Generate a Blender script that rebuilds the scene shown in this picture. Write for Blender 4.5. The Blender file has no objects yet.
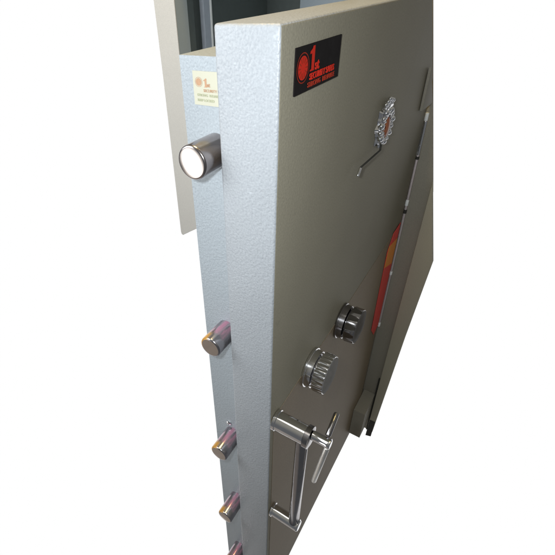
import bpy, bmesh, math, random
from mathutils import Vector, Matrix
random.seed(7)
SC = bpy.context.scene
COL = SC.collection

# ------------------------------------------------------------------ axes
# x: across the door from its free edge (0) to the hinge (0.76)
# y: depth, front face of the door at 0, back of the door positive
# z: up, top edge of the door at 0, its bottom at -1.5
T1 = .0769; T2 = .0756; STEP = .0348; REC = .032; W = .762; H = 1.5

# ------------------------------------------------------------------ materials
def new_mat(name):
    m = bpy.data.materials.new(name); m.use_nodes = True
    nt = m.node_tree; b = nt.nodes['Principled BSDF']
    return m, nt, b
def N(nt, t, **kw):
    n = nt.nodes.new(t)
    for k, v in kw.items():
        if k in n.inputs: n.inputs[k].default_value = v
        else: setattr(n, k, v)
    return n
def paint(name, c, rough=.5, bump=.35, scale=260, spec=.12, var=.08, dist=.0012, tint=None, scuff=0):
    """hammered powder coat: pebbled bump with faint mottling"""
    m, nt, b = new_mat(name); L = nt.links
    tc = N(nt, 'ShaderNodeTexCoord')
    vo = N(nt, 'ShaderNodeTexVoronoi', feature='SMOOTH_F1'); vo.inputs['Scale'].default_value = scale
    vo.inputs['Randomness'].default_value = 1
    nz = N(nt, 'ShaderNodeTexNoise'); nz.inputs['Scale'].default_value = scale*1.3; nz.inputs['Detail'].default_value = 3
    wob = N(nt, 'ShaderNodeTexNoise'); wob.inputs['Scale'].default_value = scale*.6
    vm = N(nt, 'ShaderNodeVectorMath', operation='MULTIPLY_ADD')
    vm.inputs[1].default_value = (.006,)*3
    L.new(tc.outputs['Object'], wob.inputs['Vector']); L.new(wob.outputs['Color'], vm.inputs[0]); L.new(tc.outputs['Object'], vm.inputs[2])
    L.new(vm.outputs[0], vo.inputs['Vector']); L.new(tc.outputs['Object'], nz.inputs['Vector'])
    ad = N(nt, 'ShaderNodeMath', operation='MULTIPLY_ADD'); ad.inputs[1].default_value = .6
    L.new(nz.outputs['Fac'], ad.inputs[0]); L.new(vo.outputs['Distance'], ad.inputs[2])
    bp = N(nt, 'ShaderNodeBump'); bp.inputs['Strength'].default_value = bump; bp.inputs['Distance'].default_value = dist
    L.new(ad.outputs[0], bp.inputs['Height']); L.new(bp.outputs[0], b.inputs['Normal'])
    big = N(nt, 'ShaderNodeTexNoise'); big.inputs['Scale'].default_value = 7; big.inputs['Detail'].default_value = 4
    L.new(tc.outputs['Object'], big.inputs['Vector'])
    mx = N(nt, 'ShaderNodeMixRGB')
    mx.inputs[1].default_value = (*[v*(1-var) for v in c], 1)
    t = tint or c
    mx.inputs[2].default_value = (*[v*(1+var) for v in t], 1)
    L.new(big.outputs['Fac'], mx.inputs[0])
    mx2 = N(nt, 'ShaderNodeMixRGB', blend_type='MULTIPLY'); mx2.inputs[0].default_value = .35
    rp = N(nt, 'ShaderNodeValToRGB'); rp.color_ramp.elements[0].position = .25; rp.color_ramp.elements[0].color = (.45,.45,.47,1)
    rp.color_ramp.elements[1].position = .7
    L.new(nz.outputs['Fac'], rp.inputs[0]); L.new(mx.outputs[0], mx2.inputs[1]); L.new(rp.outputs[0], mx2.inputs[2])
    col = mx2.outputs[0]
    if scuff:
        for rot, sc, lo, c2 in ((.5,(3,40,90),.70,1.5), (-.9,(2.5,60,110),.72,1.4), (.1,(22,22,22),.68,.72)):
            mp = N(nt, 'ShaderNodeMapping'); mp.inputs['Rotation'].default_value = (0, rot, 0); mp.inputs['Scale'].default_value = sc
            L.new(tc.outputs['Object'], mp.inputs[0])
            sn = N(nt, 'ShaderNodeTexNoise'); sn.inputs['Scale'].default_value = 1; sn.inputs['Detail'].default_value = 6
            L.new(mp.outputs[0], sn.inputs['Vector'])
            mr = N(nt, 'ShaderNodeMapRange'); mr.inputs[1].default_value = lo; mr.inputs[2].default_value = lo+.06; mr.inputs[4].default_value = scuff
            L.new(sn.outputs['Fac'], mr.inputs[0])
            mm = N(nt, 'ShaderNodeMixRGB'); L.new(mr.outputs[0], mm.inputs[0]); L.new(col, mm.inputs[1])
            mm.inputs[2].default_value = (*[min(1, v*c2) for v in c], 1); col = mm.outputs[0]
    L.new(col, b.inputs['Base Color'])
    b.inputs['Roughness'].default_value = rough; b.inputs['Specular IOR Level'].default_value = spec
    return m
def plain(name, c, rough=.5, spec=.3, metal=0, nscale=60, var=.1, bump=0):
    m, nt, b = new_mat(name); L = nt.links
    tc = N(nt, 'ShaderNodeTexCoord'); nz = N(nt, 'ShaderNodeTexNoise')
    nz.inputs['Scale'].default_value = nscale; nz.inputs['Detail'].default_value = 5
    L.new(tc.outputs['Object'], nz.inputs['Vector'])
    mx = N(nt, 'ShaderNodeMixRGB')
    mx.inputs[1].default_value = (*[v*(1-var) for v in c], 1); mx.inputs[2].default_value = (*[min(1, v*(1+var)) for v in c], 1)
    L.new(nz.outputs['Fac'], mx.inputs[0]); L.new(mx.outputs[0], b.inputs['Base Color'])
    mr = N(nt, 'ShaderNodeMapRange'); mr.inputs[3].default_value = rough*.75; mr.inputs[4].default_value = rough*1.3
    L.new(nz.outputs['Fac'], mr.inputs[0]); L.new(mr.outputs[0], b.inputs['Roughness'])
    b.inputs['Specular IOR Level'].default_value = spec; b.inputs['Metallic'].default_value = metal
    if bump:
        bp = N(nt, 'ShaderNodeBump'); bp.inputs['Strength'].default_value = bump; bp.inputs['Distance'].default_value = .0006
        L.new(nz.outputs['Fac'], bp.inputs['Height']); L.new(bp.outputs[0], b.inputs['Normal'])
    return m
M = {}
M['paint'] = paint('hammered_grey_paint', (.335,.352,.370), rough=.42, bump=.5, scale=290, spec=.38, var=.1, scuff=.3)
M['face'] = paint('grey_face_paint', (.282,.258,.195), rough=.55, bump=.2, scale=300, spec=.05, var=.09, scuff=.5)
M['lower'] = paint('brown_reflection_tint', (.275,.218,.15), rough=.5, bump=.15, scale=300, spec=.05, var=.08, scuff=.45)  # brown of a reflected floor put into the colour
M['inner'] = paint('blue_grey_paint', (.355,.39,.415), rough=.46, bump=.42, scale=290, spec=.6)
M['jamb'] = paint('pale_beige_paint', (.655,.645,.615), rough=.5, bump=.1, scale=420, var=.03)
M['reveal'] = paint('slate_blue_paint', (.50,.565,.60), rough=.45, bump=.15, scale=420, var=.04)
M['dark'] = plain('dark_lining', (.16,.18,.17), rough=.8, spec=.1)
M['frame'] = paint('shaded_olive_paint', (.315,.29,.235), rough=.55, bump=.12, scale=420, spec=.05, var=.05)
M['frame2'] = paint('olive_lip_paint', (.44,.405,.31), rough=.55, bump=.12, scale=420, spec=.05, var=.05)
M['gap'] = plain('dark_gap_rubber', (.05,.048,.042), rough=.8, spec=.1)
M['chrome'] = plain('polished_chrome', (.78,.78,.80), rough=.09, metal=1, nscale=40)
M['chrome2'] = plain('dark_chrome', (.32,.31,.32), rough=.16, metal=1, nscale=60)
M['steel'] = plain('brushed_pin_steel', (.62,.54,.53), rough=.45, metal=.4, nscale=80)
M['satin'] = plain('satin_bright_chrome', (.9,.88,.84), rough=.38, metal=1, nscale=60)
M['white'] = plain('white_plastic_and_glint', (.85,.85,.82), rough=.4)
M['copper'] = plain('red_brown_enamel', (.30,.10,.045), rough=.3, spec=.5, nscale=150, var=.35)
M['capm'] = plain('matt_grey_dial_face', (.20,.19,.18), rough=.6, spec=.05, nscale=120, var=.3)
M['capd'] = plain('matt_dark_dial_face', (.09,.08,.07), rough=.6, spec=.05, nscale=120, var=.3)
M['black'] = plain('black_label_film', (.014,.012,.012), rough=.6, spec=.02)
M['red'] = plain('red_label_ink', (.60,.032,.018), rough=.7, spec=.02, nscale=300, var=.15)
M['redd'] = plain('dull_red_ink', (.33,.035,.018), rough=.7, spec=.02, nscale=300, var=.2)
M['cream'] = plain('cream_sticker_paper', (.47,.455,.36), rough=.6, nscale=40, var=.06)
M['oink'] = plain('faded_orange_ink', (.42,.25,.15), rough=.6, nscale=300, var=.15)
M['gink'] = plain('faded_green_ink', (.37,.38,.25), rough=.6, nscale=300, var=.1)
M['pole'] = plain('grey_steel_edge', (.56,.60,.66), rough=.3, spec=.4)
M['brass'] = plain('orange_tape', (.85,.30,.05), rough=.5)
M['tape'] = plain('red_tape', (.80,.075,.06), rough=.5, nscale=30)

def bolt_mat(name, film):
    """nickel bolt; on some a torn magenta and orange film still clings to the upper side"""
    m, nt, b = new_mat(name); L = nt.links
    b.inputs['Metallic'].default_value = 1; b.inputs['Roughness'].default_value = .2
    tc = N(nt, 'ShaderNodeTexCoord'); sp = N(nt, 'ShaderNodeSeparateXYZ'); L.new(tc.outputs['Object'], sp.inputs[0])
    nz = N(nt, 'ShaderNodeTexNoise'); nz.inputs['Scale'].default_value = 70; nz.inputs['Detail'].default_value = 4
    mp = N(nt, 'ShaderNodeMapping'); mp.inputs['Scale'].default_value = (.25, 1, 1)
    L.new(tc.outputs['Object'], mp.inputs[0]); L.new(mp.outputs[0], nz.inputs['Vector'])
    base = N(nt, 'ShaderNodeMixRGB'); base.inputs[1].default_value = (.34,.33,.36,1); base.inputs[2].default_value = (.46,.44,.45,1)
    L.new(nz.outputs['Fac'], base.inputs[0])
    if not film:
        base.inputs[1].default_value = (.30,.27,.27,1); base.inputs[2].default_value = (.42,.38,.37,1)
        L.new(base.outputs[0], b.inputs['Base Color']); return m
    def ramp(inp, lo, hi):
        r = N(nt, 'ShaderNodeMapRange'); r.interpolation_type = 'SMOOTHSTEP'
        r.inputs[1].default_value = lo; r.inputs[2].default_value = hi
        L.new(inp, r.inputs[0]); return r.outputs[0]
    def mul(a, c):
        r = N(nt, 'ShaderNodeMath', operation='MULTIPLY'); L.new(a, r.inputs[0])
        if isinstance(c, float): r.inputs[1].default_value = c
        else: L.new(c, r.inputs[1])
        return r.outputs[0]
    up = ramp(sp.outputs[2], .009, .0165)
    patch = ramp(nz.outputs['Fac'], .36, .56)
    fm = mul(mul(mul(up, ramp(sp.outputs[0], .012, .02)), patch), .75)
    side = ramp(sp.outputs[1], .000, .008)
    fo = mul(mul(side, ramp(sp.outputs[0], .022, .010)), ramp(sp.outputs[2], -.012, .0))
    m1 = N(nt, 'ShaderNodeMixRGB'); m1.inputs[2].default_value = (.46,.16,.26,1)
    L.new(fm, m1.inputs[0]); L.new(base.outputs[0], m1.inputs[1])
    m2 = N(nt, 'ShaderNodeMixRGB'); m2.inputs[2].default_value = (.50,.27,.06,1)
    L.new(fo, m2.inputs[0]); L.new(m1.outputs[0], m2.inputs[1])
    L.new(m2.outputs[0], b.inputs['Base Color'])
    mt = N(nt, 'ShaderNodeMath', operation='MAXIMUM'); L.new(fm, mt.inputs[0]); L.new(fo, mt.inputs[1])
    iv = N(nt, 'ShaderNodeMapRange'); iv.inputs[3].default_value = 1; iv.inputs[4].default_value = .25
    L.new(mt.outputs[0], iv.inputs[0]); L.new(iv.outputs[0], b.inputs['Metallic'])
    return m
M['bolt'] = bolt_mat('bare_bolt_nickel', False); M['bolt_film'] = bolt_mat('bolt_nickel_with_film', True)
M['bolt_end'] = plain('bolt_end_nickel', (.62,.56,.52), rough=.1, metal=1, nscale=90)

# ------------------------------------------------------------------ mesh helpers
def obj(name, bm, mats, parent=None, loc=(0,0,0), smooth=True, angle=35):
    me = bpy.data.meshes.new(name); bmesh.ops.recalc_face_normals(bm, faces=bm.faces); bm.to_mesh(me); bm.free()
    for m in (mats if isinstance(mats, (list, tuple)) else [mats]): me.materials.append(M[m])
    if smooth:
        for p in me.polygons: p.use_smooth = True
        me.set_sharp_from_angle(angle=math.radians(angle))
    o = bpy.data.objects.new(name, me); COL.objects.link(o); o.location = loc
    if parent: o.parent = parent
    return o
def bevel(bm, w, seg=2, geom=None):
    es = [e for e in (geom or bm.edges) if len(e.link_faces) == 2 and e.calc_face_angle(0) > math.radians(40)]
    bmesh.ops.bevel(bm, geom=es, offset=w, segments=seg, profile=.5, affect='EDGES')
def box(a, b, w=0, seg=2):
    bm = bmesh.new(); add_box(bm, a, b)
    if w: bevel(bm, w, seg)
    return bm
def add_box(bm, a, b, mi=0):
    vs = [bm.verts.new((x, y, z)) for x in (a[0], b[0]) for y in (a[1], b[1]) for z in (a[2], b[2])]
    for q in ((0,1,3,2),(4,6,7,5),(0,4,5,1),(2,3,7,6),(0,2,6,4),(1,5,7,3)):
        f = bm.faces.new([vs[i] for i in q]); f.material_index = mi
def prism(pts, axis, a, b, w=0, seg=2):
    """polygon in the plane normal to axis (0 x, 1 y), swept from a to b"""
    bm = bmesh.new()
    def P(p, t): return (t, p[0], p[1]) if axis == 0 else (p[0], t, p[1])
    A = [bm.verts.new(P(p, a)) for p in pts]; B = [bm.verts.new(P(p, b)) for p in pts]
    bm.faces.new(A); bm.faces.new(B[::-1])
    for i in range(len(pts)):
        j = (i+1) % len(pts); bm.faces.new((A[i], A[j], B[j], B[i]))
    bmesh.ops.recalc_face_normals(bm, faces=bm.faces)
    if w: bevel(bm, w, seg)
    return bm
def frame_of(d):
    d = Vector(d).normalized(); t = Vector((0,0,1)) if abs(d.z) < .9 else Vector((1,0,0))
    s = d.cross(t).normalized(); return d, s, s.cross(d)
def add_lathe(bm, o, d, prof, n=40, mi=0, knurl=None, caps=True, cap_mi=None):
    """prof: (distance along d, radius); knurl: (from, to, count, depth)"""
    d, s, u = frame_of(d); o = Vector(o); rings = []
    for t, r in prof:
        ring = []
        for k in range(n):
            a = 2*math.pi*k/n; rr = r
            if knurl and knurl[0] <= t <= knurl[1]: rr = r*(1-knurl[3]*(.5+.5*math.cos(a*knurl[2])))
            ring.append(bm.verts.new(o + d*t + (s*math.cos(a)+u*math.sin(a))*rr))
        rings.append(ring)
    for a, b in zip(rings, rings[1:]):
        for k in range(n):
            f = bm.faces.new((a[k], a[(k+1)%n], b[(k+1)%n], b[k])); f.material_index = mi
    if caps:
        f = bm.faces.new(rings[0][::-1]); f.material_index = mi
        f = bm.faces.new(rings[-1]); f.material_index = mi if cap_mi is None else cap_mi
def rod_prof(L, r, b=.002):
    return [(0, r-b), (b*.3, r-b*.3), (b, r), (L-b, r), (L-b*.3, r-b*.3), (L, r-b)]
def add_rod(bm, p, q, r, b=.002, n=32, mi=0):
    d = Vector(q)-Vector(p); add_lathe(bm, p, d, rod_prof(d.length, r, min(b, r*.5)), n, mi)
def add_ball(bm, c, r, mi=0, sc=(1,1,1), seg=16):
    g = bmesh.ops.create_uvsphere(bm, u_segments=seg, v_segments=seg//2+2, radius=r)
    fs = set()
    for v in g['verts']:
        v.co = Vector((v.co.x*sc[0], v.co.y*sc[1], v.co.z*sc[2])) + Vector(c); fs.update(v.link_faces)
    for f in fs: f.material_index = mi
def add_text(bm, txt, size, mat4, mi, bold=0, extrude=.0003, squash=1):
    cu = bpy.data.curves.new('lettering', 'FONT'); cu.body = txt; cu.size = size; cu.offset = bold; cu.extrude = extrude
    cu.resolution_u = 6
    t = bpy.data.objects.new('lettering', cu); COL.objects.link(t)
    dg = bpy.context.evaluated_depsgraph_get(); me = t.evaluated_get(dg).to_mesh().copy()
    w = max(v.co.x for v in me.vertices)
    tmp = bmesh.new(); tmp.from_mesh(me)
    vm = {v: bm.verts.new(mat4 @ Vector((v.co.x*squash, v.co.y, v.co.z))) for v in tmp.verts}
    for f in tmp.faces:
        try: nf = bm.faces.new([vm[v] for v in f.verts]); nf.material_index = mi
        except ValueError: pass
    tmp.free(); bpy.data.objects.remove(t); bpy.data.meshes.remove(me); bpy.data.curves.remove(cu)
    return w
def M4(o, x, y):
    x = Vector(x); y = Vector(y); n = x.cross(y)
    return Matrix(((x.x,y.x,n.x,o[0]),(x.y,y.y,n.y,o[1]),(x.z,y.z,n.z,o[2]),(0,0,0,1)))

# ------------------------------------------------------------------ the safe
safe = bpy.data.objects.new('safe', None); COL.objects.link(safe); safe.location = (W, 0, -1.6)
safe['label'] = 'grey hammered steel safe with its thick door standing open, chrome bolts, dials and handle'
safe['category'] = 'safe'
inv = Matrix.Translation((-W, 0, 1.6))
def part(name, bm, mats, parent=None, origin=None, label=None, **k):
    """mesh built in world space; origin moves the object's own origin there"""
    o = obj(name, bm, mats, None, **k)
    if origin:
        o.data.transform(Matrix.Translation(-Vector(origin))); loc = Vector(origin)
    else: loc = Vector((0,0,0))
    p = parent or safe
    o.parent = p
    base = Vector(p.location) if p is safe else Vector(p.location) + Vector(safe.location)
    o.location = loc - base
    if label: o['label'] = label
    return o

# door slab: its upper hinge corner is cut off at a slant
slab = prism([(0,0), (.580,0), (.587,-.0143), (.6624,-.0873), (.752,-.175), (W,-.25), (W,-H), (0,-H)], 1, 0, T1, .0035, 3)
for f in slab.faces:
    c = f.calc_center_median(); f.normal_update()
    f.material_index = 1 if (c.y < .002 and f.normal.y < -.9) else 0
door = part('door', slab, ['paint', 'face'], label='thick grey steel door standing open')
part('inner_door_plate', box((REC, T1+.0005, -H+STEP), (W-.03, T1+T2, -STEP), .003, 3), 'inner')
# added thin sheet; its brown colour paints a floor reflection on the face
part('floor_reflection_sheet', prism([(.012,-.600), (.745,-.557), (.745,-H+.02), (.012,-H+.02)], 1, -.0009, -.0001, 0, 1), 'lower',
     label='thin sheet coloured as a brown floor reflection on the lower door front')

# locking bolts
BOLT_R = .0192
for i, (ue, z) in enumerate([(-.0205,-.1415), (-.0195,-.4535), (-.025,-.757), (-.0265,-1.032), (-.027,-1.32)]):
    bm = bmesh.new(); L = REC-ue+.01; r = .0215 if i == 0 else BOLT_R
    add_lathe(bm, (ue+L, .105, z), (-1,0,0), [(0,r), (L-.003,r), (L-.0014,r-.0005), (L-.0003,r-.0016), (L,r-.003)], 56, 0, cap_mi=1)
    part('locking_bolt', bm, ['bolt' if i == 0 else 'bolt_film', 'bolt_end'], origin=(ue, .105, z),
         label='bare uppermost bolt with a bright end' if i == 0 else None)
# screw in the inner plate
bm = bmesh.new(); add_lathe(bm, (REC+.002, .116, -.727), (-1,0,0), [(0,.006), (.004,.006), (.0055,.004), (.006,.0005)], 24)
part('screw', bm, 'chrome')

# name plate on the front face
LX0, LX1, LZ0, LZ1 = .030, .1475, -.0235, -.0685
plate = part('name_plate', box((LX0, -.0014, LZ1), (LX1, -.0001, LZ0), .0004, 1), 'black', label='black and red name plate')
bm = bmesh.new(); yt = -.0017; X = (1,0,0); Z = (0,0,1)
cx, cz = .0475, -.0440
def disc(bm, c, r0, r1, plane, t, mi, n=48):
    ring = []
    for r in (r0, r1):
        ring.append([])
        for k in range(n):
            a = 2*math.pi*k/n; p = (c[0]+r*math.cos(a), c[1]+r*math.sin(a))
            ring[-1].append(bm.verts.new((p[0], t, p[1]) if plane == 'front' else (t, p[0], p[1])))
    for k in range(n):
        f = bm.faces.new((ring[0][k], ring[0][(k+1)%n], ring[1][(k+1)%n], ring[1][k])); f.material_index = mi
def one(bm, x, z, h, plane, t, mi):
    """a bold figure 1 with flag and foot"""
    p = [(.06,0),(.50,0),(.50,1),(.30,1),(.24,.90),(.02,.80),(.02,.70),(.20,.72),(.20,.08),(.06,.06)]
    vs = [bm.verts.new((x+a*h, t, z+b*h) if plane == 'front' else (t, x-a*h, z+b*h)) for a, b in p]
    bm.faces.new(vs).material_index = mi
disc(bm, (cx,cz), .0001, .0115, 'front', yt, 0)
for k in range(12):
    a = 2*math.pi*k/12; s = .00035; q = []
    for rr, t in ((.005,-s),(.0105,-s*2.2),(.0105,s*2.2),(.005,s)):
        q.append(bm.verts.new((cx+rr*math.cos(a)-t*math.sin(a), yt-.0002, cz+rr*math.sin(a)+t*math.cos(a))))
    bm.faces.new(q).material_index = 1
disc(bm, (cx,cz), .0137, .0147, 'front', yt, 1)
one(bm, .0628, -.0500, .0240, 'front', yt, 0)
add_text(bm, 'st', .0145, M4((.0775,yt,-.0500), X, Z), 0, bold=.0003, squash=1)
add_text(bm, 'SECURITY SAFES', .0092, M4((.0650,yt,-.0585), X, Z), 0, bold=.00015, squash=1.0)
add_text(bm, 'STRONG  RELIABLE', .0072, M4((.0610,yt,-.0655), X, Z), 1, bold=.0001, squash=1.18)
part('lettering', bm, ['red', 'redd'], parent=plate, smooth=False)

# cream sticker on the edge of the inner plate, half hidden behind the door slab
st = part('sticker', box((REC-.0007, .079, -.0885), (REC-.0001, .134, -.0505), .0002, 1), 'cream', label='cream sticker with faded orange writing')
bm = bmesh.new(); xt = REC-.0009; Y = (0,-1,0)
disc(bm, (.1255,-.0625), .0001, .0042, 'side', xt, 0, 32); disc(bm, (.1255,-.0625), .0050, .0055, 'side', xt, 0, 32)
one(bm, .1185, -.0680, .0098, 'side', xt, 0)
add_text(bm, 'st', .0062, M4((xt,.1135,-.0672), Y, Z), 0, bold=.0002)
add_text(bm, 'SECURITY SAFES', .0044, M4((xt,.1190,-.0730), Y, Z), 0)
add_text(bm, 'STRONG  RELIABLE', .0040, M4((xt,.1290,-.0782), Y, Z), 1)
add_text(bm, 'KEEP LOCKED', .0040, M4((xt,.1290,-.0840), Y, Z), 1)
part('lettering', bm, ['oink', 'gink'], parent=st, smooth=False)

# ornate crest on the face, with the key cover swung down
ex, ez = .386, -.189
bm = bmesh.new(); n = 96; prof = []
for k in range(n):
    a = 2*math.pi*k/n
    r = 1 + .10*math.cos(8*a) + .05*math.cos(16*a+.6)
    prof.append((ex+.036*r*math.cos(a), ez+.036*r*math.sin(a)))
A = [bm.verts.new((p[0], -.0005, p[1])) for p in prof]; B = [bm.verts.new((ex+(p[0]-ex)*.9, -.006, ez+(p[1]-ez)*.9)) for p in prof]
for k in range(n): bm.faces.new((A[k], A[(k+1)%n], B[(k+1)%n], B[k]))
bm.faces.new(B); 
crest = part('crest', bm, 'chrome', label='ornate chrome crest with a red brown middle')
bm = bmesh.new(); add_ball(bm, (ex+.006, -.006, ez-.004), .0125, 0, (1,.5,1.55), 24)
part('crest_shield', bm, 'copper', parent=crest)
bm = bmesh.new()
for k in range(22):
    a = 2*math.pi*k/22
    add_ball(bm, (ex+.002+.020*math.cos(a), -.0085, ez-.001+.022*math.sin(a)), random.uniform(.0022,.0036), 0, (1,1,1), 10)
for s in (-1, 1):
    for k in range(7):
        t = k/6; a = s*(.5+1.9*t)
        add_ball(bm, (ex+.026*math.sin(a)*(1+.25*math.sin(5*t)), -.009, ez+.020-.045*t), .0030-.001*t, 0, (1,.8,1.6), 10)
for k in range(14):
    a = 2*math.pi*k/14+.2
    add_ball(bm, (ex+.031*math.cos(a), -.008, ez+.027*math.sin(a)), .0042 if k % 2 else .0056, 0, (1,1,1), 12)
part('crest_bead_ring', bm, 'chrome', parent=crest)
bm = bmesh.new()
for k, dx in enumerate((-.020,-.010,0,.010,.020)):
    h = .014 - abs(dx)*.28
    add_rod(bm, (ex+dx*.8, -.005, ez+.030), (ex+dx, -.007, ez+.030+h), .0026, .001, 12)
    add_ball(bm, (ex+dx, -.007, ez+.031+h), .0038, 0, (1,1,1), 12)
add_rod(bm, (ex-.020, -.006, ez+.031), (ex+.020, -.006, ez+.031), .0036, .001, 16)
part('crest_crown', bm, 'chrome', parent=crest)
bm = bmesh.new()
add_rod(bm, (.381,-.006,-.220), (.366,-.010,-.2265), .0018, .001, 12); add_rod(bm, (.366,-.010,-.2265), (.266,-.010,-.2245), .0016, .001, 12)
add_rod(bm, (.266,-.010,-.2245), (.2575,-.010,-.2365), .0022, .001, 12, mi=1)
part('key_lever', bm, ['gap', 'chrome'], parent=crest)

# two dials
def dial(cx, cz, mats, label, kn):
    bm = bmesh.new(); c = (cx, -.001, cz)
    add_lathe(bm, c, (0,-1,0), [(0,.0415), (.001,.042), (.0045,.0415), (.005,.0395), (.016,.0385), (.0172,.0365)], 72)
    o = part('dial', bm, mats[0], origin=c, label=label)
    bm = bmesh.new()
    add_lathe(bm, (cx, -.0185, cz), (0,-1,0), [(0,.030), (.003,.030), (.0035,.0395), (.005,.041), (.024,.0402), (.0255,.0394), (.026,.0388)],
              160, knurl=(.0045,.0245,kn[0],kn[1]))
    part('dial_knob', bm, mats[1], parent=o)
    bm = bmesh.new()
    add_lathe(bm, (cx, -.0447, cz), (0,-1,0), [(-.0004,.0384), (.0002,.0382), (.0010,.0300), (.0025,.027), (.003,.020), (.0055,.012), (.006,.002)], 48)
    part('dial_cap', bm, mats[2], parent=o)
dial(.158, -.603, ('chrome', 'chrome', 'capm'), 'bright chrome dial nearer the handle', (26,.05))
dial(.318, -.600, ('chrome2', 'chrome2', 'capd'), 'dark chrome dial nearer the hinge', (12,.03))

# pull handle with release lever
hx = .017; z1 = -.608; z2 = -.940
bm = bmesh.new(); add_lathe(bm, (hx,-.0018,z1), (0,-1,0), [(0,.0198), (.005,.0198), (.006,.0182), (.058,.0178), (.060,.0150)], 40)
handle = part('handle', bm, 'chrome', origin=(hx, 0, z1), label='chrome pull handle near the free edge')
bm = bmesh.new(); add_lathe(bm, (hx,-.0600,z1), (0,-1,0), [(0,.011), (.001,.0205), (.010,.0205), (.012,.0140), (.0125,.009)], 40)
part('collar', bm, 'chrome2', parent=handle)
bm = bmesh.new(); add_lathe(bm, (hx,-.0725,z1+.010), (0,-1,0), [(0,.0085), (.024,.0085), (.0255,.0095), (.031,.0095), (.0325,.0075)], 32)
part('lever_hub', bm, 'chrome', parent=handle)
bm = bmesh.new(); add_rod(bm, (hx-.002,-.100,z1+.000), (hx-.002,-.086,z1-.122), .0048, .003)
part('lever', bm, 'satin', parent=handle)
bm = bmesh.new(); add_rod(bm, (hx+.006,-.096,z1+.019), (hx+.046,-.094,z1+.034), .0048, .003)
part('lever', bm, 'chrome2', parent=handle)
bm = bmesh.new(); add_rod(bm, (hx,-.055,z1-.012), (hx,-.055,z2+.006), .0112, .002)
part('grip', bm, 'chrome2', parent=handle)
bm = bmesh.new(); add_lathe(bm, (hx,-.0018,z2), (0,-1,0), [(0,.0158), (.004,.0158), (.005,.0135), (.064,.0133), (.067,.011), (.0675,.007)], 36)
part('standoff', bm, 'chrome', parent=handle)

# hinge side: frame, rod, hinges, tape
UB = .764
# recessed frame channel and its outer lip, the outer edge leaning as in the photo
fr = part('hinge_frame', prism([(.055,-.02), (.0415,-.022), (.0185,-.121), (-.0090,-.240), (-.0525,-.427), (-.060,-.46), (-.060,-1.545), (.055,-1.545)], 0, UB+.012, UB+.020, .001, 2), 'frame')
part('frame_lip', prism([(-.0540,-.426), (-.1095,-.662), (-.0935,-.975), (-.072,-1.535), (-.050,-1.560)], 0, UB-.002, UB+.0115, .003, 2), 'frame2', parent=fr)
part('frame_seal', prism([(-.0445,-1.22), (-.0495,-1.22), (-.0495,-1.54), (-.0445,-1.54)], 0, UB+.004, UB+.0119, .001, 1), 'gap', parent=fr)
part('frame_foot', prism([(-.052,-1.46), (-.0735,-1.46), (-.0715,-1.558), (-.050,-1.566)], 0, UB-.006, UB-.0021, .001, 1), 'gap', parent=fr)
part('hinge', prism([(.675,-.140), (.776,-.230), (.776,-.2360), (.675,-.2315)], 1, -.007, -.0005, .0015, 2), 'frame')
part('hinge', box((.660, -.045, -1.462), (.775, -.0018, -1.315), .003, 2), 'frame')
bm = bmesh.new()
RX, RY = .767, -.003
add_rod(bm, (RX,RY,-.262), (RX,RY,-.968), .0032, .001, 20)
rod = part('hinge_rod', bm, 'steel')
for za, zb, mt in ((-.256,-.275,'white'), (-.276,-.362,'chrome'), (-.366,-.374,'gap'), (-.490,-.508,'white'), (-.520,-.532,'gap'), (-.735,-.748,'white'), (-.950,-.968,'white')):
    bm = bmesh.new(); add_rod(bm, (RX,RY,za), (RX,RY,zb), .0044 if mt != 'chrome' else .0040, .001, 20); part('rod_collar', bm, mt, parent=rod)
tp = part('warning_strip', prism([(.745,-.551), (.682,-.556), (.650,-.600), (.655,-.73), (.662,-.905), (.712,-.965), (.752,-.95)], 1, -.0028, -.0018, .0003, 1), 'tape',
     label='red strip with an orange patch beside the hinge rod')
part('orange_patch', prism([(.742,-.600), (.655,-.585), (.652,-.655), (.742,-.690)], 1, -.0036, -.0029, .0003, 1), 'brass', parent=tp)

# safe body behind the door
def quadbox(name, a, b, m, **k): return part(name, box(a, b, k.pop('w', .002), 2), m, **k)
JB = .768
jb = part('jamb', prism([(.7835,.14), (.868,.14), (.868,-.22), (.8755,-.842), (.8735,-.851), (.866,-.855), (.7835,-.80)], 0, JB, JB+.004, .001, 1), 'jamb',
          label='pale beige front jamb of the safe body')
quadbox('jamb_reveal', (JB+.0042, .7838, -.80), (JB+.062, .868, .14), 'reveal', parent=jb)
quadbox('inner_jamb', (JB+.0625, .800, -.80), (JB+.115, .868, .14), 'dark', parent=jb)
bm = box((.915, .783, -.80), (.950, .80, .14), .002, 2)
add_lathe(bm, (.954,.785,-.80), (0,0,1), [(0,.006), (.94,.006)], 20, 1)  # white bead paints the highlight along the post's far edge
part('interior_post', bm, ['pole', 'white'], parent=jb)
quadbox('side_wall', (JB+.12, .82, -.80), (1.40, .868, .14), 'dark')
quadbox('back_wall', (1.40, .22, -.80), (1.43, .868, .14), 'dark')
quadbox('interior_panel', (1.37, .22, -.769), (1.399, .655, .14), 'reveal')
quadbox('roof', (JB+.01, .22, .142), (1.43, .868, .17), 'paint')
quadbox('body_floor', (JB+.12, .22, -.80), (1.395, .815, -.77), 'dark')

quadbox('far_side_wall', (UB+.025, .19, -.80), (1.399, .2185, .14), 'reveal')
quadbox('lower_body', (UB+.03, .058, -1.545), (1.40, .69, -.806), 'paint', w=.004)

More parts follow.
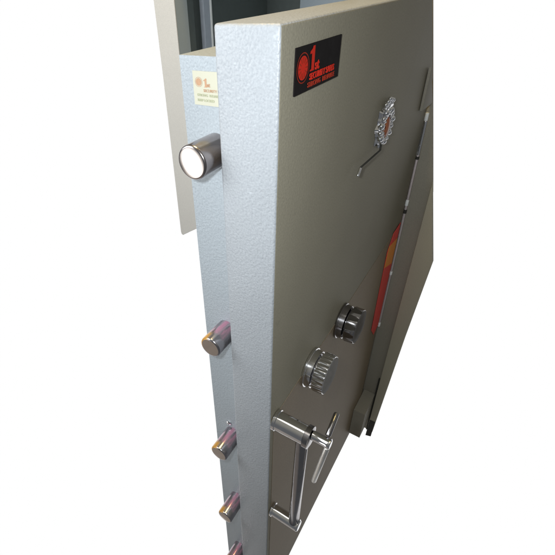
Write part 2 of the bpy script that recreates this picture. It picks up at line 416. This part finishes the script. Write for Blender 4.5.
# ------------------------------------------------------------------ light
VD = Vector((.7235,.3801,-.5903)).normalized()
wd = bpy.data.worlds.new('World'); SC.world = wd; wd.use_nodes = True
nt = wd.node_tree; nt.nodes.clear(); L = nt.links
out = N(nt, 'ShaderNodeOutputWorld'); bg = N(nt, 'ShaderNodeBackground'); L.new(bg.outputs[0], out.inputs[0])
tc = N(nt, 'ShaderNodeTexCoord')
def lobe(d, a0, a1):
    """1 inside the angle a0 about direction d, 0 outside a1"""
    v = N(nt, 'ShaderNodeVectorMath', operation='DOT_PRODUCT'); v.inputs[1].default_value = Vector(d).normalized()
    L.new(tc.outputs['Generated'], v.inputs[0])
    r = N(nt, 'ShaderNodeMapRange'); r.interpolation_type = 'SMOOTHSTEP'
    r.inputs[1].default_value = math.cos(math.radians(a1)); r.inputs[2].default_value = math.cos(math.radians(a0))
    L.new(v.outputs['Value'], r.inputs[0]); return r.outputs[0]
def over(prev, fac, c):
    m = N(nt, 'ShaderNodeMixRGB'); L.new(fac, m.inputs[0]); m.inputs[2].default_value = (*c, 1)
    if isinstance(prev, tuple): m.inputs[1].default_value = (*prev, 1)
    else: L.new(prev, m.inputs[1])
    return m.outputs[0]
c = over((.12,.125,.13), lobe((0,0,1), 30, 90), (.28,.27,.23))       # dim room, paler ceiling
c = over(c, lobe((-.45,.40,-.80), 18, 34), (.30,.272,.245))                # brownish floor seen by the bolt ends
c = over(c, lobe((-.72,.60,-.34), 9, 13), (3,3,3))                    # bright patch added for the uppermost bolt end to mirror
c = over(c, lobe((-.25,.15,1), 7, 10), (2.2,2.1,1.9))                 # ceiling light
c = over(c, lobe(VD, 53, 59), (1.0,1.0,1.0))                          # white backdrop
L.new(c, bg.inputs[0]); bg.inputs[1].default_value = 1

def area(name, loc, to, size, e, col):
    l = bpy.data.lights.new(name, 'AREA'); l.size = size; l.energy = e; l.color = col
    o = bpy.data.objects.new(name, l); COL.objects.link(o); o.location = loc
    o.rotation_euler = (Vector(to)-Vector(loc)).to_track_quat('-Z', 'Y').to_euler(); return o
l = bpy.data.lights.new('phone_flash', 'POINT'); l.energy = 15; l.shadow_soft_size = .015; l.color = (.90,.96,1)
o = bpy.data.objects.new('phone_flash', l); COL.objects.link(o); o.location = (-.40,-.145,.06)
area('ceiling_lamp', (.35,.45,1.7), (.35,.3,0), .5, 31, (1,.71,.26))
area('jamb_fill', (-.6,.95,.27), (.5,.6,-.1), .8, 15, (.93,.97,1))  # added unseen fill lamp to brighten the jamb

# ------------------------------------------------------------------ camera
cd = bpy.data.cameras.new('camera'); cam = bpy.data.objects.new('camera', cd); COL.objects.link(cam); SC.camera = cam
right = Vector((.568726,-.8211125,-.048218)); down = Vector((-.5034385,-.3011389,-.809855)); fwd = Vector((.6504618,.4848603,-.5846452))
cam.matrix_world = Matrix(((right.x,-down.x,-fwd.x,-.3884551),(right.y,-down.y,-fwd.y,-.2088492),(right.z,-down.z,-fwd.z,.0345126),(0,0,0,1)))
cd.sensor_width = 36; cd.lens = 36*412.595/555; cd.shift_x = .0950; cd.shift_y = .0004
cd.clip_start = .01; cd.clip_end = 100
vs = SC.view_settings
SC.display_settings.display_device = 'sRGB'; vs.view_transform = 'Standard'; vs.look = 'None'; vs.exposure = 0; vs.gamma = 1; vs.use_curve_mapping = False
